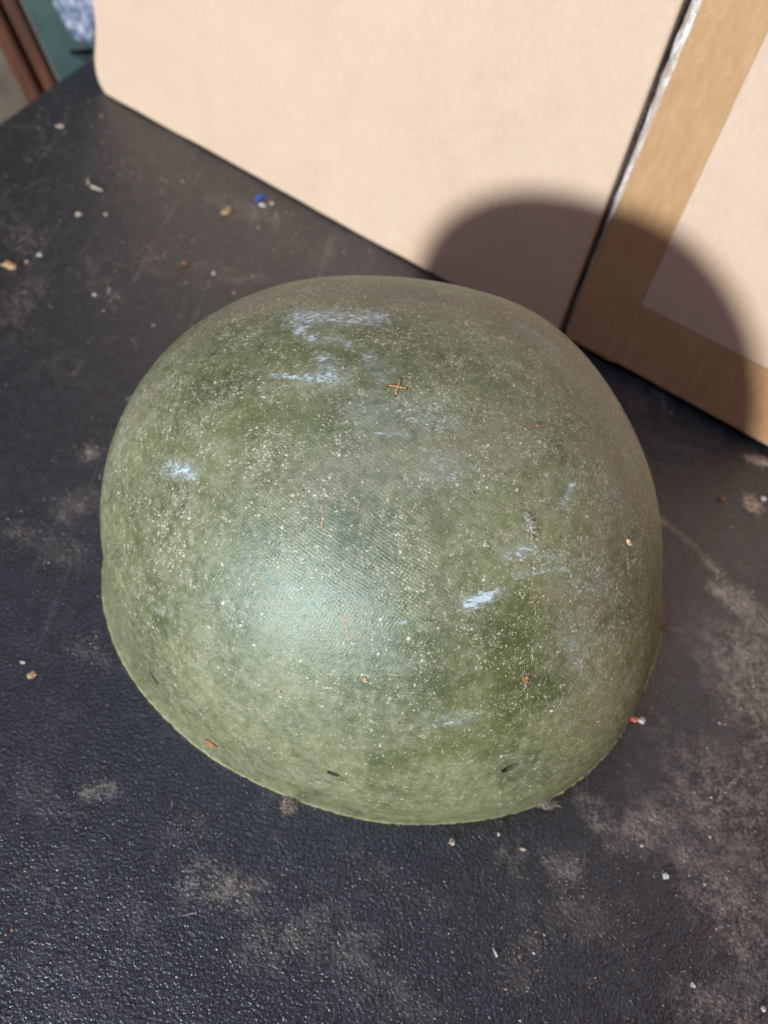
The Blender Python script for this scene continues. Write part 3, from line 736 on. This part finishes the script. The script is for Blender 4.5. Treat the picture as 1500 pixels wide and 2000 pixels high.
bit('wood_chip', 'largest tan wood chip on the bench at the left edge of the photo', 'wood chip', -.2734, .4048, (.0042, .0026, .0015), tan_m, .1, 1, G)
bit('wood_chip', 'small tan chip right beside the largest wood chip at the left edge', 'wood chip', -.2645, .4118, (.0018, .0013, .001), tan_m, .6, 2, G)
bit('grit_grain', 'white glinting grain beyond the two tan chips at the left edge', 'grain', -.2600, .4210, (.0015, .0013, .001), white_m, 0, 3, G)
bit('wood_chip', 'elongated tan chip on the bench left of the blue scrap', 'wood chip', -.1562, .5078, (.0020, .0046, .0012), tan_m, -.25, 4, G)
bit('plastic_scrap', 'bright blue plastic scrap at the foot of the left cardboard box', 'plastic scrap', -.1373, .5330, (.0030, .0062, .0015), blue_m, -.5, 5, G, .3)
bit('grit_grain', 'white crumb lying just in front of the blue plastic scrap', 'grain', -.1330, .5245, (.0022, .0017, .0012), white_m, 0, 6, G)
bit('grit_grain', 'pale crumb on the right of the blue plastic scrap', 'grain', -.1270, .5285, (.0017, .0017, .0012), pale_m, 0, 7, G)
bit('wood_chip', 'light tan flake on the bench left of the lower left rim', 'wood chip', -.1437, .1351, (.0021, .0014, .0009), tan_m, .8, 8, G)
bit('grit_grain', 'pale grain by the left edge, beyond the lone light tan flake', 'grain', -.1500, .1405, (.0010, .0009, .0006), pale_m, 0, 9, G)
bit('wood_chip', 'brown orange crumb in the shadow right of the helmet', 'wood chip', .1968, .3230, (.0020, .0018, .0012), brown_m, 0, 10, G)
bit('grit_grain', 'small white grain at the right edge beside the pinkish lint', 'grain', .2226, .3293, (.0014, .0013, .0010), white_m, 0, 11, G)
bit('grit_grain', 'bluish white sparkling grain on the bench at the lower right', 'grain', .1495, .1015, (.0012, .0012, .0009), white_m, 0, 12, G)
bit('grit_grain', 'bright white grain on the dark bench upper left of the helmet', 'grain', -.2116, .3929, (.0017, .0014, .0010), white_m, 0, 13, G)
bit('grit_grain', 'pale grain nearest the wooden door frame', 'grain', -.3080, .5759, (.0024, .0018, .0012), pale_m, .3, 14, G)
bit('grit_grain', 'left one of two dull pale grains side by side, far left on the bench', 'grain', -.2530, .4716, (.0021, .0016, .0012), pale_m, 0, 15, G)
bit('grit_grain', 'right one of two dull pale grains side by side, far left on the bench', 'grain', -.2353, .4776, (.0015, .0013, .0011), pale_m, 0, 16, G)
bit('wood_chip', 'reddish brown crumb beyond the helmet, above its upper left edge', 'wood chip', -.1672, .4415, (.0015, .0013, .0010), brown_m, 0, 17, G)
bit('grit_grain', 'white round grain close above the upper left of the helmet', 'grain', -.1451, .4369, (.0013, .0013, .0010), white_m, 0, 18, G)
bit('crumb', 'pinkish crumb just in front of the middle of the rim', 'crumb', .0558, .0985, (.0013, .0013, .0009), pink_m, 0, 19, G)
bit('crumb', 'pinkish crumb in front of the rim, farther out and to the right', 'crumb', .0866, .1012, (.0011, .0009, .0007), pink_m, 0, 20, G)
bit('crumb', 'pinkish crumb close in front of the rim between two others', 'crumb', .0758, .1055, (.0011, .0009, .0008), pink_m, 0, 21, G)
bit('grit_grain', 'white grain in the bottom right corner of the photo', 'grain', .1866, .0583, (.0009, .0008, .0006), white_m, 0, 22, G)
bit('grit_grain', 'bright grain near the bottom edge, left of the corner grain', 'grain', .1583, .0617, (.0010, .0008, .0006), white_m, 0, 23, G)
bit('grit_grain', 'pale grain on a dusty patch, lower right of the helmet', 'grain', .1391, .1123, (.0010, .0009, .0006), pale_m, 0, 24, G)
bit('crumb', 'reddish crumb stuck against the lower right rim of the helmet', 'crumb', .1382, .1712, (.0016, .0013, .0012), red_m, 0, 25, G)
bit('grit_grain', 'white crumb touching the reddish one by the lower right rim', 'grain', .1416, .1712, (.0016, .0013, .0012), white_m, 0, 26, G)
st = tube('straw_stalk', [(-.2625, .5145, .0012), (-.2600, .5085, .0014), (-.2560, .5055, .0013), (-.2475, .5035, .0011)], [.0006, .0009, .0010, .0009], pale_m, seg=6); tag(st, 'thin bent dry stalk on the far left of the bench', 'stalk')
st = tube('straw_stalk', [(.0762, .0612, .0006), (.0785, .0583, .0006)], [.0004, .0005], pale_m, seg=6); tag(st, 'tiny straw bit lying on the bench below the helmet', 'stalk')

def lint(name, label, c, n, spread, l, mat, w=.00012, up=.3):
    sp = []
    for _ in range(n):
        p = (random.gauss(0, spread[0]), random.gauss(0, spread[1]), abs(random.gauss(0, spread[2]))+.0002)
        sp.append((p, (random.gauss(0, 1), random.gauss(0, 1), random.gauss(0, up)), l*random.uniform(.4, 1.3), (random.gauss(0, .5), random.gauss(0, .5), random.gauss(0, .15))))
    V, F = fibres(sp, w); V = [Vector((v.x, v.y, max(v.z, .00015-c[2] if c[2] < .001 else v.z))) for v in V]
    o = mesh_obj(name, V, F, mat, loc=c); return tag(o, label, 'lint', 'lint and dust tufts')
lint('lint_tuft', 'curled pinkish lint tuft by the right edge under the cardboard box', (.2235, .3605, 0), 420, (.0042, .0014, .0008), .0026, pink_m, .00016)
lint('lint_tuft', 'ragged brown lint clump on the bench at the right edge', (.2146, .3234, 0), 420, (.0020, .0030, .0008), .0026, pink_m, .00016)
lint('lint_tuft', 'pinkish tuft sticking out from under the lower left rim', (-.0159, .1000, .0003), 420, (.0014, .0015, .0009), .0016, pink_m, .00011)
lint('lint_tuft', 'pale dusty tuft sticking out from under the lower right rim', (.0940, .1225, .0003), 420, (.0026, .0011, .0008), .0014, pale_m, .00011)

def on_helmet(name, label, cat, p, r, mat, seed, yaw=0, up=0.0):
    q, n = snap(p); q = Vector(q)+HC; n = Vector(n)
    o = blob(name, r, mat, seed, .5, 2, rot=yaw, flat=True)
    o.matrix_world = Matrix.Translation(q+n*(r[2]*.5+up))@n.to_track_quat('Z', 'Y').to_matrix().to_4x4(); return tag(o, label, cat, 'debris stuck on the helmet')
on_helmet('wood_splinter', 'orange brown splinter stuck on the lower right of the helmet', 'splinter', (.0315, -.0778, .0977), (.0010, .0021, .0008), brown_m, 31, .4)
on_helmet('husk', 'tan husk fragment near the right side of the helmet', 'husk', (.0622, -.0258, .1202), (.0012, .0024, .0008), tan_m, 32, .2)
on_helmet('wood_chip', 'small brown chip on the lower left wall of the helmet near the rim', 'wood chip', (-.0826, -.0934, .0136), (.0028, .0015, .0009), brown_m, 33, .3)
on_helmet('crumb', 'light brown crumb low on the front of the helmet above the bolt hole', 'crumb', (-.0247, -.0883, .0945), (.0010, .0008, .0004), tan_m, 34)
on_helmet('crumb', 'tiny orange brown crumb high on the right of the helmet', 'crumb', (.0188, -.0064, .1517), (.0010, .0011, .0005), brown_m, 35)
on_helmet('crumb', 'tiny red crumb below the bright glossy patch of the helmet', 'crumb', (-.0539, -.0913, .0774), (.0004, .0004, .0003), red_m, 36)
def lint_on(label, p, n_, spread, l, mat, w):
    q, n = snap(p); sp = []
    for _ in range(n_):
        b = (random.gauss(0, spread[0]), random.gauss(0, spread[1]), abs(random.gauss(0, .0003)))
        sp.append((b, (random.gauss(0, .8), random.gauss(0, 1.2), random.gauss(.1, .2)), l*random.uniform(.4, 1.3), (random.gauss(0, .4), random.gauss(0, .4), .05)))
    V, F = fibres(sp, w); o = mesh_obj('lint_tuft', V, F, mat)
    o.matrix_world = Matrix.Translation(Vector(q)+HC+Vector(n)*.0002)@Vector(n).to_track_quat('Z', 'Y').to_matrix().to_4x4(); tag(o, label, 'lint', 'debris stuck on the helmet')
lint_on('white lint fluff caught on the right part of the helmet', (.0204, -.0404, .1382), 190, (.0007, .0020), .0015, grey_f, .00009)
lint_on('wispy pale fibres around the orange brown splinter on the helmet', (.0315, -.0778, .0977), 60, (.0003, .0026), .0018, pale_m, .00008)

# fuzzy lint caught along the rim on the right side
def rim_lint():
    ang = np.arctan2(PO[-1][:, 1]+HC.y-.2, PO[-1][:, 0]+HC.x)
    row = PO[-1]; x = row[:, 0]+HC.x; y = row[:, 1]+HC.y
    idx = [i for i in range(len(row)) if x[i] > .05 and .225 < y[i] < .305]
    sp = []
    for _ in range(3200):
        i = random.choice(idx); z = random.uniform(0, .016)*random.random(); k = len(PO)-1-int(z/.0293*70); k = max(k, 301)
        p = Vector(PO[k][i])+Vector(NO[k][i])*.0002; n = Vector(NO[k][i]); tan = Vector((-n.y, n.x, 0))
        sp.append((p, n*random.uniform(.2, 1)+tan*random.gauss(0, 1)+Vector((0, 0, random.gauss(0, .5))), random.uniform(.0008, .0030), (0, 0, random.uniform(-.4, .2))))
    V, F = fibres(sp, .00014); V = [Vector((v.x, v.y, max(v.z, .0002))) for v in V]
    o = mesh_obj('rim_lint', V, F, pink_m, helmet); tag(o, 'pinkish dust fuzz clinging to the right rim', kind='stuff')
rim_lint()

# fine dust grains: nobody could count them
def dust_grains():
    V, F, MI = [], [], []
    rr = random.Random(11)
    base = [(1, 0, -.3), (-.5, .87, -.3), (-.5, -.87, -.3), (0, 0, .8)]
    sm = [(s[0], s[1], s[2], s[3], s[4]) for s in SMUDGE_AND_LIT]
    n = 0
    while n < 15000:
        if rr.random() < .45:
            s = rr.choice(sm); t = rr.random(); x = s[0]+(s[2]-s[0])*t+rr.gauss(0, s[4]*.45); y = s[1]+(s[3]-s[1])*t+rr.gauss(0, s[4]*.45)
        else:
            x = rr.uniform(-.34, .28); y = rr.uniform(-.03, .66)
        dx, dy = x-HC.x, y-HC.y
        if math.hypot(dx/.150, dy/.128) < 1: continue
        if (Vector((x, y, 0))-A).dot(nb) > -.002: continue
        if (x-e0[0])-(y-e0[1])/math.tan(a_edge) < .004: continue
        r = rr.lognormvariate(math.log(.00013), .5)*(1+.5*max(0, y-.2)/.3); r = min(r, .0009); a = rr.uniform(0, 6.28); k = len(V); e = rr.uniform(.6, 1.8)
        for bx, by, bz in base:
            X, Y = bx*r*e, by*r; V.append((x+X*math.cos(a)-Y*math.sin(a), y+X*math.sin(a)+Y*math.cos(a), (bz+.32)*r+.0001))
        F += [(k, k+1, k+3), (k+1, k+2, k+3), (k+2, k, k+3)]; mi = rr.choices((0, 1, 2, 3), (5, 3, 2, 1))[0]; MI += [mi]*3
        n += 1
    o = mesh_obj('dust_grains', V, F, [pale_m, tan_m, white_m, brown_m], smooth=False); o.data.polygons.foreach_set('material_index', MI)
    tag(o, 'fine pale dust and grit strewn over the black bench', 'dust', kind='stuff')
dust_grains()
# loose threads lying about the bench
def threads():
    rr = random.Random(4); V, F = [], []
    for _ in range(70):
        x, y = rr.uniform(-.32, .26), rr.uniform(-.02, .6)
        if math.hypot((x-HC.x)/.160, (y-HC.y)/.145) < 1 or (Vector((x, y, 0))-A).dot(nb) > -.01 or (x-e0[0])-(y-e0[1])/math.tan(a_edge) < .01: continue
        a = rr.uniform(0, 6.28); cur = rr.gauss(0, 260); st = rr.uniform(.0003, .0008); k = len(V); m = rr.randint(5, 12); w = rr.uniform(.00006, .00013)
        for i in range(m):
            V += [(x-math.sin(a)*w, y+math.cos(a)*w, .0003+.0002*math.sin(i)), (x+math.sin(a)*w, y-math.cos(a)*w, .0004+.0002*math.sin(i))]
            x += math.cos(a)*st; y += math.sin(a)*st; a += cur*st+rr.gauss(0, .25)
        F += [(k+2*i, k+2*i+1, k+2*i+3, k+2*i+2) for i in range(m-1)]
    o = mesh_obj('loose_threads', V, F, pale_m, smooth=False); tag(o, 'short pale threads strewn over the black bench', 'lint', kind='stuff')
threads()
